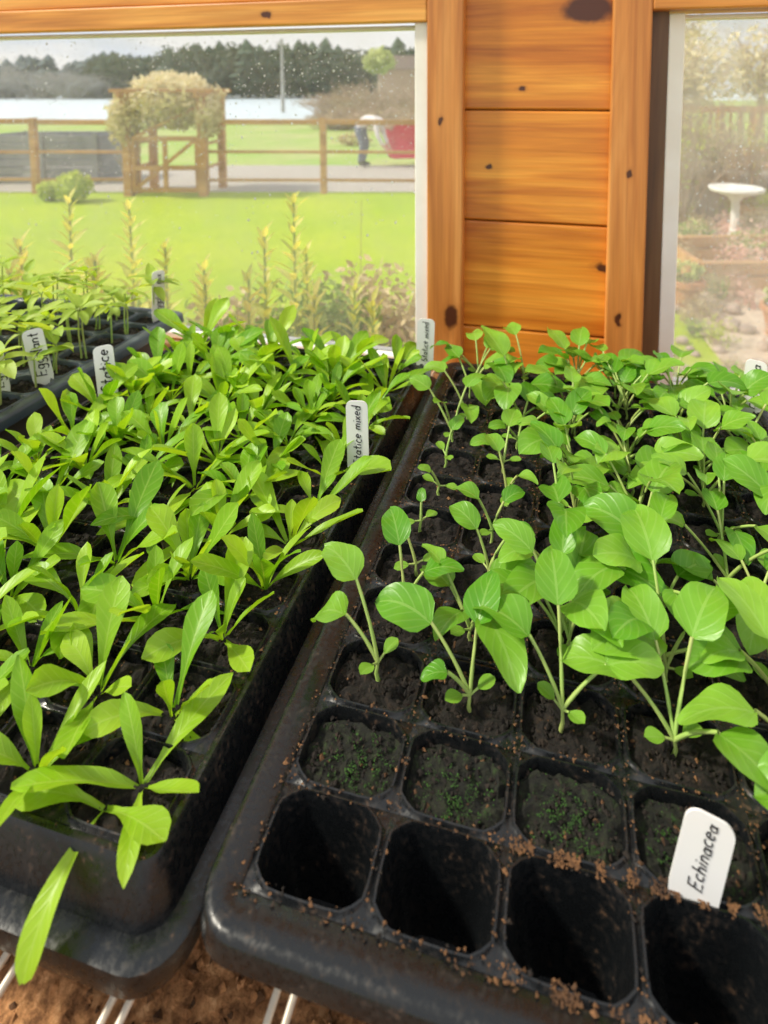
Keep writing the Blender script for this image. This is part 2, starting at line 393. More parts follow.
for ix in range(6):
    for iy in range(2,12):
        cx=GX[0]+PX*(ix+.5)+rr.uniform(-.005,.005); cy=GX[1]+PY*(iy+.5)+rr.uniform(-.004,.004)
        key=(ix,iy)
        if key==(0,3): ech(cx,cy,[(120,75,.030,.028,80),(10,70,.024,.024,80)])
        elif key in custom: ech(cx,cy,custom[key],1)
        else:
            ech(cx,cy,None,1.06 if ix>=2 and iy<8 else (1.08 if iy>9 else .96))
            if ix>=2 and rr.random()<.35: ech(cx+rr.uniform(-.01,.01),cy+rr.uniform(-.006,.006),None,.9,False)
ech(GX[0]+PX*5.1,GX[1]+PY*1.5,[(175,60,.033,.038,90),(100,72,.038,.034,75),(250,45,.02,.030,70)],1.1)
ec.done('echinacea_seedlings',[M_ech,M_stem])

# --- eggplant seedlings (far-left tray)
eg=Plants(); rr=random.Random(5)
for ix in range(6):
    for iy in range(3,12):
        for _ in range(rr.choice([1,2,2])):
            cx=TX[0]+PX*(ix+.5)+rr.uniform(-.008,.008); cy=TX[1]+PY*(iy+.5)+rr.uniform(-.006,.006); h=rr.uniform(.028,.06)
            top=Vector((cx+rr.uniform(-.004,.004),cy,ZS+h)); eg.stem((cx,cy,ZS),top,.0009)
            a0=rr.uniform(0,6.28)
            for k in range(rr.choice([4,4,5,6])):
                L=rr.uniform(.018,.036)
                eg.leaf(top,a0+k*pi/2+rr.uniform(-.3,.3),math.radians(rr.uniform(5,65)),.004,L,L*.46,'ech',math.radians(rr.uniform(10,70)),rr.uniform(-.4,.4),.3,.03,rr.random(),nl=6,rr=rr,pr=.0005)
eg.done('eggplant_seedlings',[M_egg,M_stem])

# ------------------------------------------------------------------ labels, hand-lettered with pen strokes
def arc(cx,cy,rx,ry,a0,a1,n=7): return [(cx+rx*math.cos(math.radians(a0+(a1-a0)*i/n)),cy+ry*math.sin(math.radians(a0+(a1-a0)*i/n))) for i in range(n+1)]
GL={'E':(.55,[[(.5,1),(0,.98),(0,0),(.5,.02)],[(0,.5),(.4,.52)]]),
 'S':(.5,[arc(.25,.76,.22,.24,40,270)+arc(.22,.26,.24,.26,90,-140)]),
 'c':(.42,[arc(.24,.27,.22,.27,50,310)]),
 'e':(.45,[[(.02,.28),(.42,.30)]+arc(.22,.27,.21,.27,10,310)]),
 'a':(.48,[arc(.21,.26,.20,.26,50,400),[(.42,.52),(.42,.1),(.5,0)]]),
 'g':(.48,[arc(.21,.26,.20,.26,50,400),[(.42,.52),(.42,-.25)]+arc(.22,-.25,.2,.15,0,-160)]),
 'p':(.45,[[(.02,.52),(.02,-.42)],arc(.22,.26,.20,.26,150,-150)]),
 'h':(.45,[[(.03,1),(.03,0)],[(.03,.3)]+arc(.21,.34,.17,.18,170,0)+[(.39,0)]]),
 'n':(.45,[[(.03,.52),(.03,0)],[(.03,.3)]+arc(.21,.34,.17,.18,170,0)+[(.39,0)]]),
 'm':(.7,[[(.03,.52),(.03,0)],[(.03,.3)]+arc(.18,.36,.15,.16,170,0)+[(.33,0)],[(.33,.3)]+arc(.48,.36,.15,.16,170,0)+[(.63,0)]]),
 'i':(.16,[[(.05,.5),(.05,0)],[(.05,.74),(.07,.78)]]),
 'l':(.18,[[(.05,1),(.05,.05),(.14,0)]]),
 't':(.36,[[(.17,.9),(.17,.1),(.3,0)],[(0,.55),(.34,.58)]]),
 'x':(.4,[[(0,.5),(.36,0)],[(.36,.5),(0,0)]]),
 'd':(.48,[arc(.21,.26,.20,.26,50,400),[(.42,1),(.42,0)]]),' ':(.3,[])}
def label(x,y,w,h,yaw,lean,tilt,text,size,cf=.52,ff=.84):
    mb=MB(); r=w*.28; th=.0005; zb=-.012
    out=[(-w/2*.7,zb),(w/2*.7,zb),(w/2,.004)]
    for i in range(7): a=pi/2*i/6; out.append((w/2-r+r*math.cos(a),h-r+r*math.sin(a)))
    for i in range(7): a=pi/2+pi/2*i/6; out.append((-w/2+r+r*math.cos(a),h-r+r*math.sin(a)))
    out.append((-w/2,.004)); n=len(out)
    vs=[(p[0],-th,p[1]) for p in out]+[(p[0],th,p[1]) for p in out]
    fs=[tuple(range(n)),tuple(range(2*n-1,n-1,-1))]+[(i,n+i,n+(i+1)%n,(i+1)%n) for i in range(n)]
    mb.add(vs,fs); o=mb.obj('plant_label',[M_white])
    o.location=(x,y,ZS+.004); o.rotation_euler=(math.radians(lean),math.radians(tilt),math.radians(yaw))
    tot=sum(GL[c][0]+.13 for c in text); rr=random.Random(len(text)*7+int(w*1e5))
    size=min(size,(h*ff)/tot); q=MB(); px=0
    for c in text:
        wd,strokes=GL[c]; dy=rr.uniform(-.07,.07); k=rr.uniform(.9,1.12)
        for s_ in strokes:
            pts=[]
            for (u,v) in s_:
                X=(px+u+.15*v*k-tot/2)*size; Y=((v*k+dy)-.42)*size
                pts.append((-Y,-th-.0001,h*cf+X))
            q.tube(pts,size*.065,5)
        px+=wd+.13
    q.obj('handwriting',[M_ink],parent=o)
    return o
label(.0495,.2125,.0175,.0335,-4,-8,12,'Echinacea',.0085,.56,.76)
label(-.158,.420,.0175,.056,8,-4,-2,'Statice mixed',.0095)
label(-.150,.606,.019,.052,8,-3,2,'Statice mixed',.009)
label(-.437,.470,.0185,.050,25,-12,-8,'Statice',.0115)
label(-.527,.482,.0195,.055,30,-8,-12,'Eggplant',.0115)
label(-.525,.655,.016,.064,58,0,2,'Eggplant mix',.009)
label(-.548,.452,.018,.05,30,-8,-10,'Eggplant',.011)
label(.170,.585,.018,.050,-15,-4,4,'Echinacea',.010)

# ------------------------------------------------------------------ bench
mb=MB(); nx_,ny_=170,120; bx0,bx1,by0,by1=-1.15,.55,-.055,.735
for j in range(ny_+1):
    for i in range(nx_+1):
        x=bx0+(bx1-bx0)*i/nx_; y=by0+(by1-by0)*j/ny_
        z=1.010+.008*noise.noise(Vector((x*18,y*18,1)))+.005*noise.noise(Vector((x*90,y*90,4)))
        mb.v.append((x,y,z)); mb.t.append(.5)
for j in range(ny_):
    for i in range(nx_):
        a=j*(nx_+1)+i; mb.f.append((a,a+1,a+nx_+2,a+nx_+1)); mb.m.append(0)
rr=random.Random(2)
for _ in range(7000):
    x=rr.uniform(-.45,.15);y=rr.uniform(.02,.35)
    mb.lump((x,y,1.011+.008*noise.noise(Vector((x*18,y*18,1)))),rr.uniform(.0005,.0026),rr.choice([0,0,1]),rr)
mb.obj('bench_soil',[M_bed,M_crumb])
mb=MB()
xs=[-1.02,-.92,-.82,-.72,-.62,-.52,-.42,-.33,-.275,-.219,-.1666,-.104,-.045,.02,.09,.16,.24,.32,.40,.48]
for x in xs:
    for d in (-.0035,.0035): mb.tube([(x+d,-.05,1.0395),(x+d,.732,1.0395)],.0016,8)
for y in (.05,.33,.6): mb.tube([(-1.13,y,1.0355),(.53,y,1.0355)],.002,8)
mb.obj('wire_rack',[M_chrome],smooth=True)
mb=MB()
mb.box(-1.17,.57,-.08,-.055,.93,1.032);mb.box(-1.17,.57,.735,.748,.93,1.025);mb.box(-1.17,-1.15,-.055,.735,.93,1.032);mb.box(.55,.57,-.055,.735,.93,1.032)
mb.box(-1.15,.55,-.055,.735,.965,.985)
for x in (-1.14,.5):
    for y in (-.05,.69): mb.box(x,x+.045,y,y+.045,0,.965)
mb.obj('potting_bench',[M_bench],bevel=.002)

# ------------------------------------------------------------------ greenhouse shell
YW=.75; WT=1.4855
mb=MB()
zs=[1.0315,1.088,1.2305,1.374,1.5185]
for a,b_ in zip(zs,zs[1:]): mb.box(-.150,.065,YW,YW+.018,a+.0007,b_-.0007)
mb.box(-.178,.091,YW+.018,YW+.07,1.03,1.60)
for k in range(2): mb.box(-1.6,1.3,YW,YW+.05,1.53+.13*k+.001,1.66+.13*k-.001)
mb.box(-1.6,1.3,YW+.02,YW+.07,WT+.01,1.79)
for k in range(8): mb.box(-1.6,1.3,YW,YW+.05,.127*k,.127*(k+1)-.002)
mb.box(-1.6,-1.07,YW,YW+.05,1.016,1.53); mb.box(.66,1.3,YW,YW+.05,1.016,1.53)
mb.obj('wall_back',[M_panel],bevel=.0025)
def trim(name,x0,x1,z0,z1,m,y0=YW-.018,y1=YW):
    q=MB(); q.box(x0,x1,y0,y1,z0,z1); return q.obj(name,[m],bevel=.0022)
trim('trim_1',-.178,-.131,1.033,1.60,M_trim)
trim('trim_2',.047,.091,1.033,1.60,M_trim)
trim('trim_3',-1.07,-.178,WT,1.518,M_head)
trim('trim_4',.091,.66,WT+.006,1.518,M_head)
trim('trim_5',-1.6,-.178,1.519,1.60,M_head,YW-.012)
trim('trim_6',.091,1.3,1.519,1.60,M_head,YW-.012)
def window(name,x0,x1,z0,z1,gm):
    q=MB(); w=.018; y0,y1=YW+.002,YW+.045
    q.box(x0,x0+w,y0,y1,z0,z1,0); q.box(x1-w,x1,y0-.012,y1,z0,z1,0)
    q.box(x0+w,x1-w,y0+.015,y1,z0,z0+.010,0); q.box(x0+w,x1-w,y0+.02,y1,z1-.005,z1,0)
    o=q.obj(name,[M_wfr],bevel=.0015)
    g=MB(); g.box(x0+w,x1-w,YW+.030,YW+.033,z0+.010,z1-.005); g.obj('glass_pane',[gm],parent=o)
    d=MB(); r2=random.Random(len(name)+int(x1*100))
    for _ in range(2400):
        x=r2.uniform(x0+w,x1-w); zz=z1-.006-abs(r2.gauss(0,.16))
        if zz<z0+.02 or noise.noise(Vector((x*9,zz*9,0)))<-.1: continue
        r=r2.uniform(.0004,.0010)*(1.0 if r2.random()<.88 else 1.8)
        d.ball((x,YW+.0335,zz),r,r*.5,r*1.15,0,6,4)
    d.obj('rain_drops',[M_drop],smooth=True,parent=o)
    return o
window('window_1',-1.07,-.178,1.017,WT,M_glass)
w2=window('window_2',.112,.66,1.017,WT+.004,M_glass2)
q=MB(); q.box(.091,.112,YW+.002,YW+.05,1.017,1.52); q.obj('trim_7',[M_dark],bevel=.001)
mb=MB(); mb.box(-1.6,1.3,-1.6,.75,-.05,0); mb.obj('floor',[simple('concrete_floor',(.32,.30,.27),.8,(.22,.21,.19),6,.2)])
mb=MB(); mb.box(-1.65,-1.6,-1.6,.8,0,.95)
for y in (-1.6,.72): mb.box(-1.65,-1.6,y,y+.07,.95,1.79)
mb.box(-1.65,-1.6,-1.6,.8,1.79,1.86); mb.obj('wall_left',[M_panel],bevel=.003)
mb=MB(); mb.box(1.3,1.35,-1.6,.8,0,.95)
for y in (-1.6,-.5,.72): mb.box(1.3,1.35,y,y+.07,.95,1.79)
mb.box(1.3,1.35,-1.6,.8,1.79,1.86); mb.obj('wall_right',[M_panel],bevel=.003)

# ------------------------------------------------------------------ garden (own plot axes, turned 13.35 deg from the greenhouse)
GA=math.radians(13.35); GZ=-.35
fw=Vector((-math.sin(GA),math.cos(GA),0)); rt=Vector((math.cos(GA),math.sin(GA),0))
GM=Matrix(((rt.x,fw.x,0,0),(rt.y,fw.y,0,0),(0,0,1,0),(0,0,0,1)))
def gobj(mb,name,mats,**k):
    o=mb.obj(name,mats,**k); o.matrix_world=GM; return o
m,nt,b=mat('lawn_grass'); b.inputs['Roughness'].default_value=.85
n1=nz(nt,coord(nt),.6,6); n2=nz(nt,coord(nt),9,8,0,.7)
c=mixc(nt,.5,ramp(nt,n1,[(.35,(.25,.40,.006)),(.65,(.42,.50,.010))]),ramp(nt,n2,[(.3,(.24,.36,.008)),(.7,(.46,.57,.015))]))
nt.links.new(c,b.inputs['Base Color']); bump(nt,b,n2,.5,.05); M_lawn=m
M_grav=simple('gravel',(.46,.42,.38),.9,(.34,.31,.28),30,.4,.02)
M_mead=simple('meadow',(.26,.40,.06),.9,(.38,.42,.14),.5)
m,nt,b=mat('lake_water'); b.inputs['Base Color'].default_value=(.62,.72,.80,1); b.inputs['Roughness'].default_value=.35
bump(nt,b,nz(nt,coord(nt,(.3,2,1)),2,3),.1,.1); M_water=m
def sheet(name,pts,z,m,th=.1):
    q=MB(); n=len(pts); q.add([(p[0],p[1],z) for p in pts]+[(p[0],p[1],z-th) for p in pts],[tuple(range(n)),tuple(range(2*n-1,n-1,-1))]+[(i,n+i,n+(i+1)%n,(i+1)%n) for i in range(n)])
    return gobj(q,name,[m])
sheet('lawn',[(-25,-6),(25,-6),(25,10),(-25,10)],GZ,M_lawn)
sheet('gravel_driveway',[(-25,10),(25,10),(25,13.6),(-2,13.6),(-25,13.6)],GZ-.005,M_grav)
sheet('meadow',[(-60,13.6),(60,13.6),(90,120),(4,70),(-3,40),(-8,34),(-25,29),(-60,27)],GZ-.012,M_mead)
sheet('lake',[(-400,20),(60,20),(200,420),(-400,420)],GZ-.13,M_water)

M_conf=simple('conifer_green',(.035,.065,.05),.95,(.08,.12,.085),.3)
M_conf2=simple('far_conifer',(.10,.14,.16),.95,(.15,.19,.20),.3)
M_twig=simple('bare_twigs',(.38,.27,.20),.9,(.50,.38,.28),1)
M_twigg=simple('grey_twigs',(.30,.29,.28),.9,(.38,.38,.36),1)
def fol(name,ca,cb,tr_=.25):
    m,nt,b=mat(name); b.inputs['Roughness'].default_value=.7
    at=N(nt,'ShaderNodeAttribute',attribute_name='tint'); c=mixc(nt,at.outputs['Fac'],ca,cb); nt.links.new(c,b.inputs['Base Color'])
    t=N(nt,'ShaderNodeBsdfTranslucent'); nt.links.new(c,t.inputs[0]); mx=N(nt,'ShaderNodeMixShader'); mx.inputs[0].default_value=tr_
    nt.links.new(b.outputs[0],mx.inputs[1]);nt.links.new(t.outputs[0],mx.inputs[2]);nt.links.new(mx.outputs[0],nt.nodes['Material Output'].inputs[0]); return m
F_cream=fol('arbor_vine_leaf',(.48,.42,.17),(.95,.84,.56)); F_yel=fol('yellow_shrub',(.34,.46,.05),(.66,.72,.14))
F_grn=fol('green_shrub',(.16,.28,.05),(.40,.54,.12)); F_brn=fol('brown_shrub',(.38,.28,.15),(.70,.58,.34)); F_ol=fol('olive_tree',(.32,.38,.10),(.60,.64,.26))
F_dk=fol('dark_tree',(.04,.065,.05),(.11,.14,.09))
F_pink=fol('heather',(.60,.30,.25),(.9,.62,.5))
def leaves(mb,c,rx,ry,rz,n,s,mi=0,rr=R,shell=.5):
    for _ in range(n):
        d=Vector((rr.gauss(0,1),rr.gauss(0,1),rr.gauss(0,1))).normalized()*(shell+(1-shell)*rr.random())
        k=1+.25*noise.noise(d*2.3+Vector(c))
        p=Vector(c)+Vector((d.x*rx,d.y*ry,d.z*rz))*k
        u=Vector((rr.gauss(0,1),rr.gauss(0,1),rr.gauss(0,1))).normalized(); v=u.cross(Vector((rr.gauss(0,1),rr.gauss(0,1),rr.gauss(0,1)))).normalized()
        q=s*rr.uniform(.6,1.3)
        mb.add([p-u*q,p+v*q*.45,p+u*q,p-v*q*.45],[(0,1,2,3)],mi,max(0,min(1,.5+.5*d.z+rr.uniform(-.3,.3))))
def twigs(mb,c,rx,rz,n,r,mi=0,rr=R):
    for _ in range(n):
        a=rr.uniform(0,6.28);x=rr.random()**.5
        b0=Vector((c[0]+rr.uniform(-.3,.3)*rx,c[1]+rr.uniform(-.3,.3)*rx,c[2]))
        p=b0+Vector((math.cos(a)*x*rx,math.sin(a)*x*rx,rz*rr.uniform(.6,1.0)*(1.15-.5*x)))
        mid=(b0+p)/2+Vector((rr.uniform(-.1,.1)*rx,rr.uniform(-.1,.1)*rx,.1*rz))
        mb.tube([b0,mid,p],[r,r*.7,r*.3],3,mi,cap=False)
        for _ in range(3):
            q=mid.lerp(p,rr.random()); e=q+Vector((rr.uniform(-.3,.3)*rx,rr.uniform(-.3,.3)*rx,rr.uniform(0,.3)*rz))
            mb.tube([q,e],[r*.5,r*.2],3,mi,cap=False)
def conifer(mb,l,d,z0,h,w,mi,rr):
    mb.tube([(l,d,z0),(l,d,z0+h*.9)],[w*.06,w*.02],5,mi)
    L=9
    for k in range(L):
        t=k/L; zz=z0+h*(.12+.88*t); r=w*(1-t)**.6*.5+.25
        for i in range(9):
            a=6.28*i/9+rr.uniform(-.3,.3)+k; rr_=r*rr.uniform(.7,1.2)
            e=Vector((l+math.cos(a)*rr_,d+math.sin(a)*rr_,zz-h*.05))
            s_=Vector((-math.sin(a),math.cos(a),0))*rr_*.42
            mb.add([(l,d,zz+h*.10),e-s_,e+Vector((math.cos(a)*.2*r,math.sin(a)*.2*r,-h*.02)),e+s_],[(0,1,2,3)],mi)
rr=random.Random(12)
mb=MB()
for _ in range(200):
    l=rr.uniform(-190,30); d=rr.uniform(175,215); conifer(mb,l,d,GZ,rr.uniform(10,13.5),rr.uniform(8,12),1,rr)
for _ in range(170):
    d=rr.uniform(120,150); u=rr.uniform(-.56,.03); h=rr.uniform(9,13.0)*(1 if u>-.45 else .8)
    if rr.random()<.5: conifer(mb,u*d,d,GZ,h,rr.uniform(6,9),0,rr)
    else: leaves(mb,(u*d,d,GZ+h*.52),rr.uniform(4,6),4,h*.42,260,.8,2,rr,.5)
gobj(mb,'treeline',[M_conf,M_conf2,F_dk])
mb=MB(); 
n=60; top=[]
for i in range(n+1):
    x=-260+330*i/n; top.append((x,232,6+2*math.sin(i*.2)+2*noise.noise(Vector((i*.4,1,0)))))
for i in range(n):
    a=top[i];b_=top[i+1]
    mb.add([(a[0],222,GZ-.1),(b_[0],222,GZ-.1),b_,a],[(0,1,2,3)])
gobj(mb,'far_shore_hill',[simple('hill_green',(.11,.15,.13),.95,(.17,.20,.16),.1)])
mb=MB()
for (px,d,w,h) in ((-.07,34,2.2,1.9),(-.12,36,2.4,2.3),(-.17,38,2.0,1.6),(-.03,33,2.0,1.7),(-.15,26,1.5,.9),(-.05,24,1.5,.9),(.02,30,2,1.6),(-.09,29,2.2,1.2)):
    twigs(mb,(px*d,d,GZ),w,h,130,.03,0,rr)
gobj(mb,'bare_shrubs',[M_twig])
mb=MB()
for (u,d,w,h) in ((-.66,118,8,6.0),(-.72,118,8,7),(-.60,118,7,5.5),(-.56,120,6,5)): twigs(mb,(u*d,d,GZ),w,h,110,.12,0,rr)
gobj(mb,'grey_thicket',[M_twigg])
mb=MB(); 
for (u,d,rx,z) in ((-.085,62,1.7,4.3),):
    mb.tube([(u*d,d,GZ),(u*d,d,z)],[.25,.12],6,1); leaves(mb,(u*d,d,z),rx,rx,rx*.8,700,.35,0,rr)
gobj(mb,'leafy_tree',[F_ol,M_twig])
mb=MB()
for (l,d,z,w) in ((-5.0,95,4.6,3.2),):
    mb.box(l-w,l+w,d-2,d+2,GZ,z); mb.add([(l-w-.4,d-2.4,z),(l+w+.4,d-2.4,z),(l+w+.4,d+2.4,z),(l-w-.4,d+2.4,z),(l-w-.2,d,z+2.2),(l+w+.2,d,z+2.2)],[(0,1,5,4),(2,3,4,5),(0,4,3),(1,2,5)],1)
gobj(mb,'distant_house',[simple('house_wall',(.42,.28,.18),.8),simple('house_roof',(.20,.15,.13),.8)])
mb=MB()
for (u,d,r) in ((-.13,18.5,.4),(-.17,26,.7),(-.08,25,.8),(0,19,.6),(-.03,17,.3)):
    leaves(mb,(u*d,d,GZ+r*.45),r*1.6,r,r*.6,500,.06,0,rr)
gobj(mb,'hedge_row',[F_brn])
mb=MB(); mb.tube([(-11.2,45,GZ),(-11.2,45,5.2)],[.15,.10],8); mb.box(-11.6,-10.8,44.9,45.1,4.7,4.8); gobj(mb,'utility_pole',[M_twigg])
# fence
mb=MB(); fd=9.85
posts=[-10.2,-8.4,-6.64,-4.93,-3.78,-1.79,-.2,1.5,3.2]
for l in posts: mb.box(l-.05,l+.05,fd-.05,fd+.05,GZ-.02,.93)
for a,b_ in zip(posts,posts[1:]):
    if a==-4.93: continue
    for z in (.86,.36,-.12): mb.beam((a,fd,z),(b_,fd,z+rr.uniform(-.02,.02)),.04,.09 if z>.8 else .05)
gobj(mb,'garden_fence',[M_fence],bevel=.006)
# arbor with gate
mb=MB()
for l in (-4.95,-3.72):
    for d in (9.6,10.5): mb.box(l-.06,l+.06,d-.06,d+.06,GZ-.02,1.30)
    mb.beam((l,9.35,1.32),(l,10.75,1.32),.06,.10)
    for z in (.1,.5,.9): mb.beam((l,9.6,z),(l,10.5,z),.03,.05)
for d in (9.4,9.7,10,10.3,10.6): mb.beam((-5.1,d,1.38),(-3.57,d,1.38),.04,.06)
g0,g1=-4.86,-3.81
for l in (g0,g1,(g0+g1)/2): mb.box(l-.035,l+.035,9.58,9.62,GZ+.06,.62)
for z in (GZ+.1,.12,.6): mb.beam((g0,9.6,z),(g1,9.6,z),.03,.08)
mb.beam((g0,9.6,GZ+.1),(g1,9.6,.6),.03,.06); mb.beam((g0,9.57,.6),(g1,9.57,1.1),.03,.06)
gobj(mb,'garden_arbor',[M_fence],bevel=.006)
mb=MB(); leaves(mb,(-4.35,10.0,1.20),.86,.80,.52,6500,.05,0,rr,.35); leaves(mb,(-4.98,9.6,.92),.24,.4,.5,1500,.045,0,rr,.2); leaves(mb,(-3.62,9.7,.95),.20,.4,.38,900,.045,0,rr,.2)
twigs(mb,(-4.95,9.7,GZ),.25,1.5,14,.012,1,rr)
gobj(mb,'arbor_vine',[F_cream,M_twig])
mb=MB()
for k in range(6): 
    z=GZ+.02+k*.15
    mb.box(-8.3,-6.15,10.9,10.94,z,z+.13); mb.box(-8.3,-6.15,12.0,12.04,z,z+.13); mb.box(-8.3,-8.26,10.9,12.04,z,z+.13); mb.box(-6.19,-6.15,10.9,12.04,z,z+.13)
for l in (-8.3,-7.2,-6.2): mb.box(l-.04,l+.04,10.84,10.9,GZ,.6)
gobj(mb,'compost_bin',[simple('weathered_grey',(.22,.23,.25),.8,(.29,.30,.32),4)],bevel=.005)
mb=MB()
for (l,d,r) in ((-5.55,9.1,.27),(-6.0,9.2,.18)): 
    leaves(mb,(l,d,GZ+r*.9),r,r,r*.9,900,.035,0,rr,.6); mb.ball((l,d,GZ+r*.9),r*.7,r*.7,r*.7,0,12,8,.2,tint=.2)
gobj(mb,'round_shrub',[F_yel])
# tall shoots growing outside against the window
sh=Plants(); rr=random.Random(17)
def shoot(l,d,top,sc=1.0):
    p=Vector((l,d,GZ)); lx=rr.uniform(-.03,.03); T=Vector((l+lx,d+rr.uniform(-.02,.02),top)); sh.stem(p,T,.003)
    hh=.36; n=46
    for k in range(n):
        t=k/(n-1); q=p.lerp(T,1-(hh*(1-t))/(top-GZ))
        L=.078*(1-.5*t)*rr.uniform(.7,1.15)*sc
        sh.leaf(q,k*2.4+rr.uniform(-.3,.3),math.radians(30+38*t+rr.uniform(-10,10)),0,L,L*.32,'lance',.5,rr.uniform(-.4,.4),.2,.03,rr.random(),nl=5,rr=rr)
for (l,d,t) in ((-.297,1.25,1.16),(-.342,1.2,1.10),(-.84,1.3,1.15),(-.86,1.25,1.07),(-.70,1.4,1.12),(-.67,1.2,1.05),(-.38,1.15,1.02),(-.26,1.3,1.04),(-.72,1.2,1.03),(-.51,1.25,1.01),(-.64,1.4,1.02),(-.78,1.1,1.06),(-.18,1.2,.99),(-.52,1.1,.98),(-.23,1.12,1.0),(-.45,1.2,1.0),(-.60,1.15,1.0),(-.1,1.15,.97)):
    shoot(l,d,t)
so=sh.done('garden_shoots',[leafmat('shoot_leaf',(.54,.62,.12),(.85,.84,.34),(.85,.85,.4),4,1,.5,.6,.2),M_stem]); so.matrix_world=GM
mb=MB(); rr=random.Random(8)
for (l,d,z,r,mi) in ((-.30,1.35,.86,.15,0),(-.17,1.5,.84,.15,1),(-.48,1.4,.80,.14,1),(-.08,1.3,.86,.13,1),(-.20,1.25,.86,.10,0),(-.75,1.5,.70,.2,0),(-1.05,1.5,.72,.2,0),(-1.3,1.5,.72,.2,0)):
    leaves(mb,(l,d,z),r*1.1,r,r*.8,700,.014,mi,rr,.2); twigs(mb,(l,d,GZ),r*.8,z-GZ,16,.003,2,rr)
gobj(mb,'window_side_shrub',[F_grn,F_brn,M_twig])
# ---- right-hand side garden
M_conc=simple('pale_concrete',(.84,.82,.78),.8,(.74,.72,.68),10,.3)
def lathe(mb,c,pr,mi=0,n=24):
    mb.loft([[(c[0]+r*math.cos(6.283*i/n),c[1]+r*math.sin(6.283*i/n),c[2]+z) for i in range(n)] for (r,z) in pr],mi,cap0=True,cap1=True)
mb=MB(); lathe(mb,(3.46,6.6,GZ),[(.15,0),(.15,.05),(.07,.08),(.045,.2),(.045,.48),(.08,.54),(.28,.61),(.29,.65),(.26,.65),(.05,.58)])
gobj(mb,'bird_bath',[M_conc],smooth=True)
mb=MB()
for k in range(9):
    l=3.3+k*.55; mb.box(l-.045,l+.045,8.9,9.0,GZ,1.15)
for z in (1.1,.35): mb.beam((3.2,8.95,z),(7.9,8.95,z),.06,.1)
for k in range(30): mb.box(3.35+k*.15,3.38+k*.15,8.93,8.97,.35,1.05)
mb.box(3.2,8,9.05,12,.15,.22)
for k in range(4): mb.box(3.2,4.6,8.0+k*.22,8.25+k*.22,GZ,GZ+.12*(k+1))
gobj(mb,'deck_railing',[M_fence],bevel=.004)
mb=MB()
for z in (.07,.20): 
    for a,b_ in (((2.35,5.0),(4.2,5.1)),((4.2,5.1),(4.2,6.0)),((2.35,5.0),(2.35,5.9)),((2.35,5.9),(4.2,6.0))): mb.beam((*a,GZ+z),(*b_,GZ+z),.06,.12)
gobj(mb,'raised_bed',[M_fence],bevel=.006)
mb=MB(); rr=random.Random(90)
for _ in range(60):
    d=rr.uniform(3.3,5.0); l=d*rr.uniform(.36,.75); r=rr.uniform(.025,.07); mb.ball((l,d,GZ+r*.5),r,r*.8,r*.65,0,12,8,.35,2)
gobj(mb,'garden_rocks',[simple('rock',(.55,.44,.36),.85,(.34,.26,.22),9,.3)],smooth=True)
mb=MB()
for (l,d,s_) in ((2.05,4.6,.9),(2.5,4.1,.8),(2.3,3.7,.7)):
    lathe(mb,(l,d,GZ),[(.09*s_,0),(.14*s_,.22*s_),(.16*s_,.22*s_),(.16*s_,.27*s_),(.13*s_,.27*s_),(.12*s_,.22*s_)])
    leaves(mb,(l,d,GZ+.34*s_),.14*s_,.14*s_,.1*s_,160,.03,1,rr)
gobj(mb,'terracotta_pot',[simple('terracotta',(.60,.28,.14),.7,(.50,.22,.1),8),F_ol],smooth=False)
mb=MB()
for _ in range(34):
    d=rr.uniform(5.1,8.6); l=d*rr.uniform(.38,.72); r=rr.uniform(.14,.30); leaves(mb,(l,d,GZ+r*.7),r,r,r*.8,500,.022,rr.choice([0,1,2,3,3]),rr,.2)
for _ in range(40):
    d=rr.uniform(2.4,4.9); l=d*rr.uniform(.36,.72); r=rr.uniform(.08,.16); leaves(mb,(l,d,GZ+r*.7),r,r,r*.8,300,.013,rr.choice([0,2,3,3,1]),rr,.2); twigs(mb,(l,d,GZ),r,r*2,10,.003,4,rr)
for _ in range(7):
    d=rr.uniform(6.8,8.7); l=d*rr.uniform(.40,.66); twigs(mb,(l,d,GZ),.5,1.6,50,.010,4,rr); leaves(mb,(l,d,GZ+1.0),.4,.4,.5,260,.03,rr.choice([1,3]),rr,.1)
gobj(mb,'flower_bed',[F_grn,F_yel,F_pink,F_brn,M_twig])
mb=MB()
for (l,d,z,r) in ((6,14,1.6,1.3),(8.4,15,1.9,1.5),(10.5,16,1.5,1.4),(7.2,18,2.8,1.5)):
    mb.tube([(l,d,GZ),(l,d,z)],[.12,.06],6,1); leaves(mb,(l,d,z),r,r,r*.8,1300,.09,0,rr,.2)
    twigs(mb,(l,d,z-.6),r,1.8,40,.02,1,rr)
gobj(mb,'blossom_tree',[F_cream,M_twig])
sheet('garden_path',[(1.6,1.6),(12,1.6),(14,9),(2.6,9)],GZ+.012,simple('bark_mulch',(.52,.41,.32),.95,(.66,.54,.42),20,.4,.02),.05)

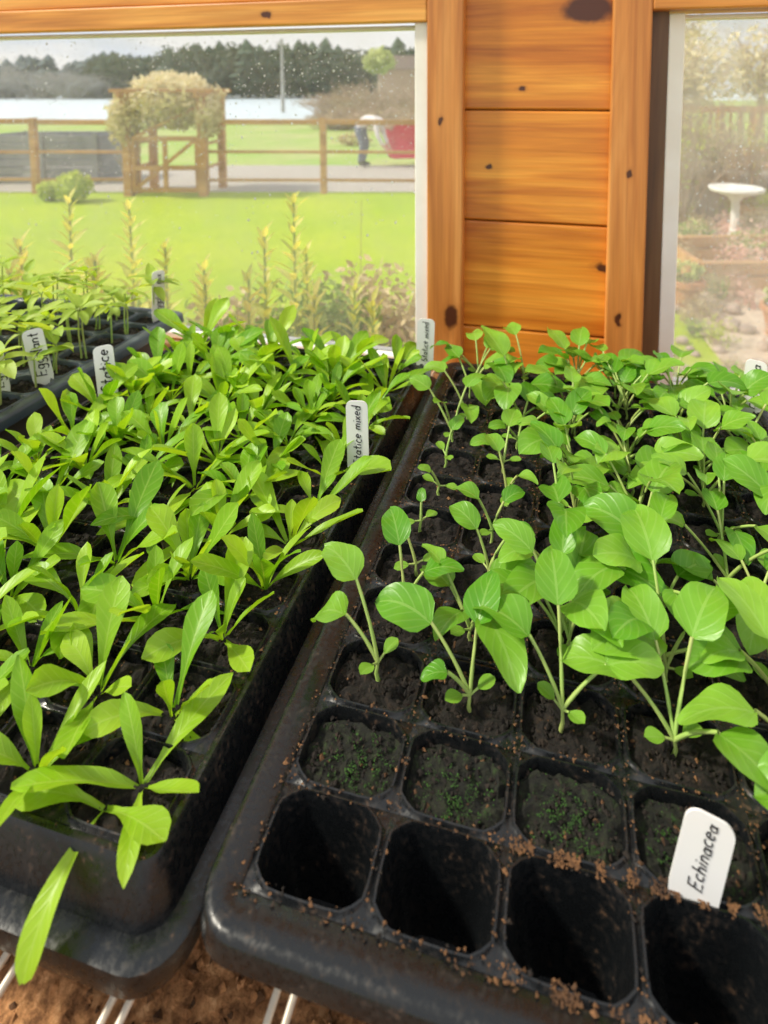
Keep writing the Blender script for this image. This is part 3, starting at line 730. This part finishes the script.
# ------------------------------------------------------------------ gardener bending over
bm_v=[];bm_e=[];bm_r=[]
def jt(p,r,par=None):
    bm_v.append(p);bm_r.append(r)
    if par is not None: bm_e.append((par,len(bm_v)-1))
    return len(bm_v)-1
pel=jt((-.12,0,.90),.15); wa=jt((.05,0,1.0),.135,pel); ch=jt((.27,0,1.00),.16,wa); nb=jt((.40,0,.97),.075,ch); nk=jt((.47,0,.94),.06,nb)
for sy in (-1,1):
    h=jt((-.10,.09*sy,.84),.105,pel); k=jt((.02,.11*sy,.47),.07,h); a=jt((-.06,.11*sy,.09),.045,k); f=jt((.10,.12*sy,.035),.04,a)
    s1=jt((.33,.17*sy,.95),.07,ch); e=jt((.38,.20*sy,.68),.05,s1); w=jt((.48,.15*sy,.47),.035,e); hd=jt((.53,.14*sy,.41),.035,w)
    for i,o in enumerate((-.03,-.01,.01,.03)):
        f1=jt((.56,.14*sy+o,.36),.010,hd); jt((.57,.14*sy+o,.315+.008*abs(i-1.5)),.008,f1)
    t1=jt((.56,.14*sy-.045*sy,.395),.011,hd); jt((.59,.14*sy-.05*sy,.36),.009,t1)
me=bpy.data.meshes.new('fig'); me.from_pydata(bm_v,bm_e,[]); fo=bpy.data.objects.new('fig',me); COL.objects.link(fo)
fo.modifiers.new('sk','SKIN'); sv=me.skin_vertices[0].data
for i,r in enumerate(bm_r): sv[i].radius=(r,r); sv[i].use_root=(i==0)
ss=fo.modifiers.new('ss','SUBSURF'); ss.levels=2; ss.render_levels=2
bpy.context.view_layer.update()
me2=bpy.data.meshes.new_from_object(fo.evaluated_get(bpy.context.evaluated_depsgraph_get())); bpy.data.objects.remove(fo)
M_shirt=simple('grey_shirt',(.80,.76,.78),.85,(.7,.66,.68),10); M_jean=simple('dark_jeans',(.16,.18,.24),.85,(.2,.22,.28),10); M_skin=simple('skin',(.68,.42,.32),.6,(.62,.38,.28),10); M_boot=simple('boots',(.05,.04,.035),.6); M_hair=simple('grey_hair',(.45,.36,.3),.8,(.35,.28,.22),30)
me2.materials.clear()
for m_ in (M_shirt,M_jean,M_skin,M_boot): me2.materials.append(m_)
for p in me2.polygons:
    c=p.center; p.use_smooth=True
    if c.x>.44 and c.z<.50: i=2
    elif c.x>.43 and c.z>.88: i=2
    elif c.z<.12: i=3
    elif (c.x<-.08 and c.z<.93) or (c.z<.84 and c.x<.22): i=1
    else: i=0
    p.material_index=i
per=bpy.data.objects.new('gardener',me2); COL.objects.link(per)
hm=MB(); hm.ball((.565,0,.89),.112,.078,.095,0,20,14); hm.ball((.60,0,.785),.022,.014,.02,0,8,6)
for sy in(-1,1): hm.ball((.56,.08*sy,.88),.02,.012,.028,0,8,6); hm.ball((.635,.03*sy,.81),.011,.011,.011,2,8,6)
hm.ball((.56,0,.80),.012,.028,.008,3,8,6); hm.ball((.565,0,.925),.122,.088,.082,1,20,14,.08)
hm.obj('head',[M_skin,M_hair,M_ink,simple('lips',(.5,.2,.17),.5)],smooth=True,parent=per)
per.matrix_world=GM@Matrix.Translation((-1.50,13.3,GZ))@Matrix.Rotation(math.radians(-15),4,'Z')@Matrix.Scale(1.08,4)
# red wheelbarrow tipped on its side, tub facing the house
M_red=simple('red_paint',(.80,.03,.10),.35,(.70,.02,.08),4); M_tyre=simple('tyre',(.02,.02,.02),.8)
wb=MB()
def rl(z,a,b_,r,cx=0): return rrect(cx-a,cx+a,-b_,b_,r,z)
wb.loft([rl(.30,.22,.18,.06,-.02),rl(.34,.26,.21,.08,-.01),rl(.50,.35,.32,.14),rl(.62,.39,.37,.2),rl(.635,.41,.39,.2),rl(.61,.37,.35,.17),rl(.35,.23,.18,.06)],0,cap0=True,cap1=True)
for sy in(-1,1):
    wb.tube([(.62,.05*sy,.20),(.2,.14*sy,.28),(-.45,.22*sy,.36),(-.85,.26*sy,.55)],.018,8,1)
    wb.tube([(-.22,.19*sy,.32),(-.30,.2*sy,.0),(-.42,.2*sy,.02),(-.38,.21*sy,.35)],.014,8,1)
n=20; wb.tube([(.62+.17*math.cos(6.283*i/n),0,.20+.17*math.sin(6.283*i/n)) for i in range(n+1)],.038,8,2); wb.tube([(.62,-.06,.2),(.62,.06,.2)],.05,10,1)
for i in range(5): wb.tube([(.62,0,.2),(.62+.16*math.cos(i*1.257),0,.2+.16*math.sin(i*1.257))],.01,5,1)
wo=wb.obj('wheelbarrow',[M_red,M_chrome,M_tyre],smooth=True)
wo.matrix_world=GM@Matrix.Translation((-.72,14.2,GZ+.46))@Matrix.Rotation(math.radians(12),4,'Z')@Matrix.Rotation(math.radians(78),4,'X')@Matrix.Scale(1.15,4)

# ------------------------------------------------------------------ light + sky
w=bpy.data.worlds.new('sky'); S.world=w; w.use_nodes=True; nt=w.node_tree; bg=nt.nodes['Background']
v=coord(nt,(1,1,3),'Generated'); n=nz(nt,v,3,7)
nt.links.new(ramp(nt,n,[(.36,(.70,.79,.93)),(.52,(1,.99,.97))]),bg.inputs[0]); bg.inputs[1].default_value=1.0
su=bpy.data.lights.new('sun','SUN'); su.energy=4.3; su.angle=math.radians(6); su.color=(1,.93,.78)
so=bpy.data.objects.new('sun',su); COL.objects.link(so); so.rotation_euler=Vector((.60,.20,-.64)).to_track_quat('-Z','Y').to_euler()

# ------------------------------------------------------------------ camera (level-ish camera with rising-front shift, like the photo's straight verticals)
cd=bpy.data.cameras.new('cam'); co=bpy.data.objects.new('cam',cd); COL.objects.link(co); S.camera=co
cd.sensor_fit='VERTICAL'; cd.sensor_height=36; cd.sensor_width=27; cd.lens=590*36/1024
cd.shift_x=-46/1024; cd.shift_y=-373/1024; cd.clip_start=.01; cd.clip_end=1500
co.location=(0,0,ZC); co.rotation_euler=(math.radians(90-4.8),0,GA)
cd.dof.use_dof=True; cd.dof.focus_distance=.38; cd.dof.aperture_fstop=8.5
try:
    S.view_settings.view_transform='Standard'; S.view_settings.look='None'; S.view_settings.exposure=0.0
except Exception: pass
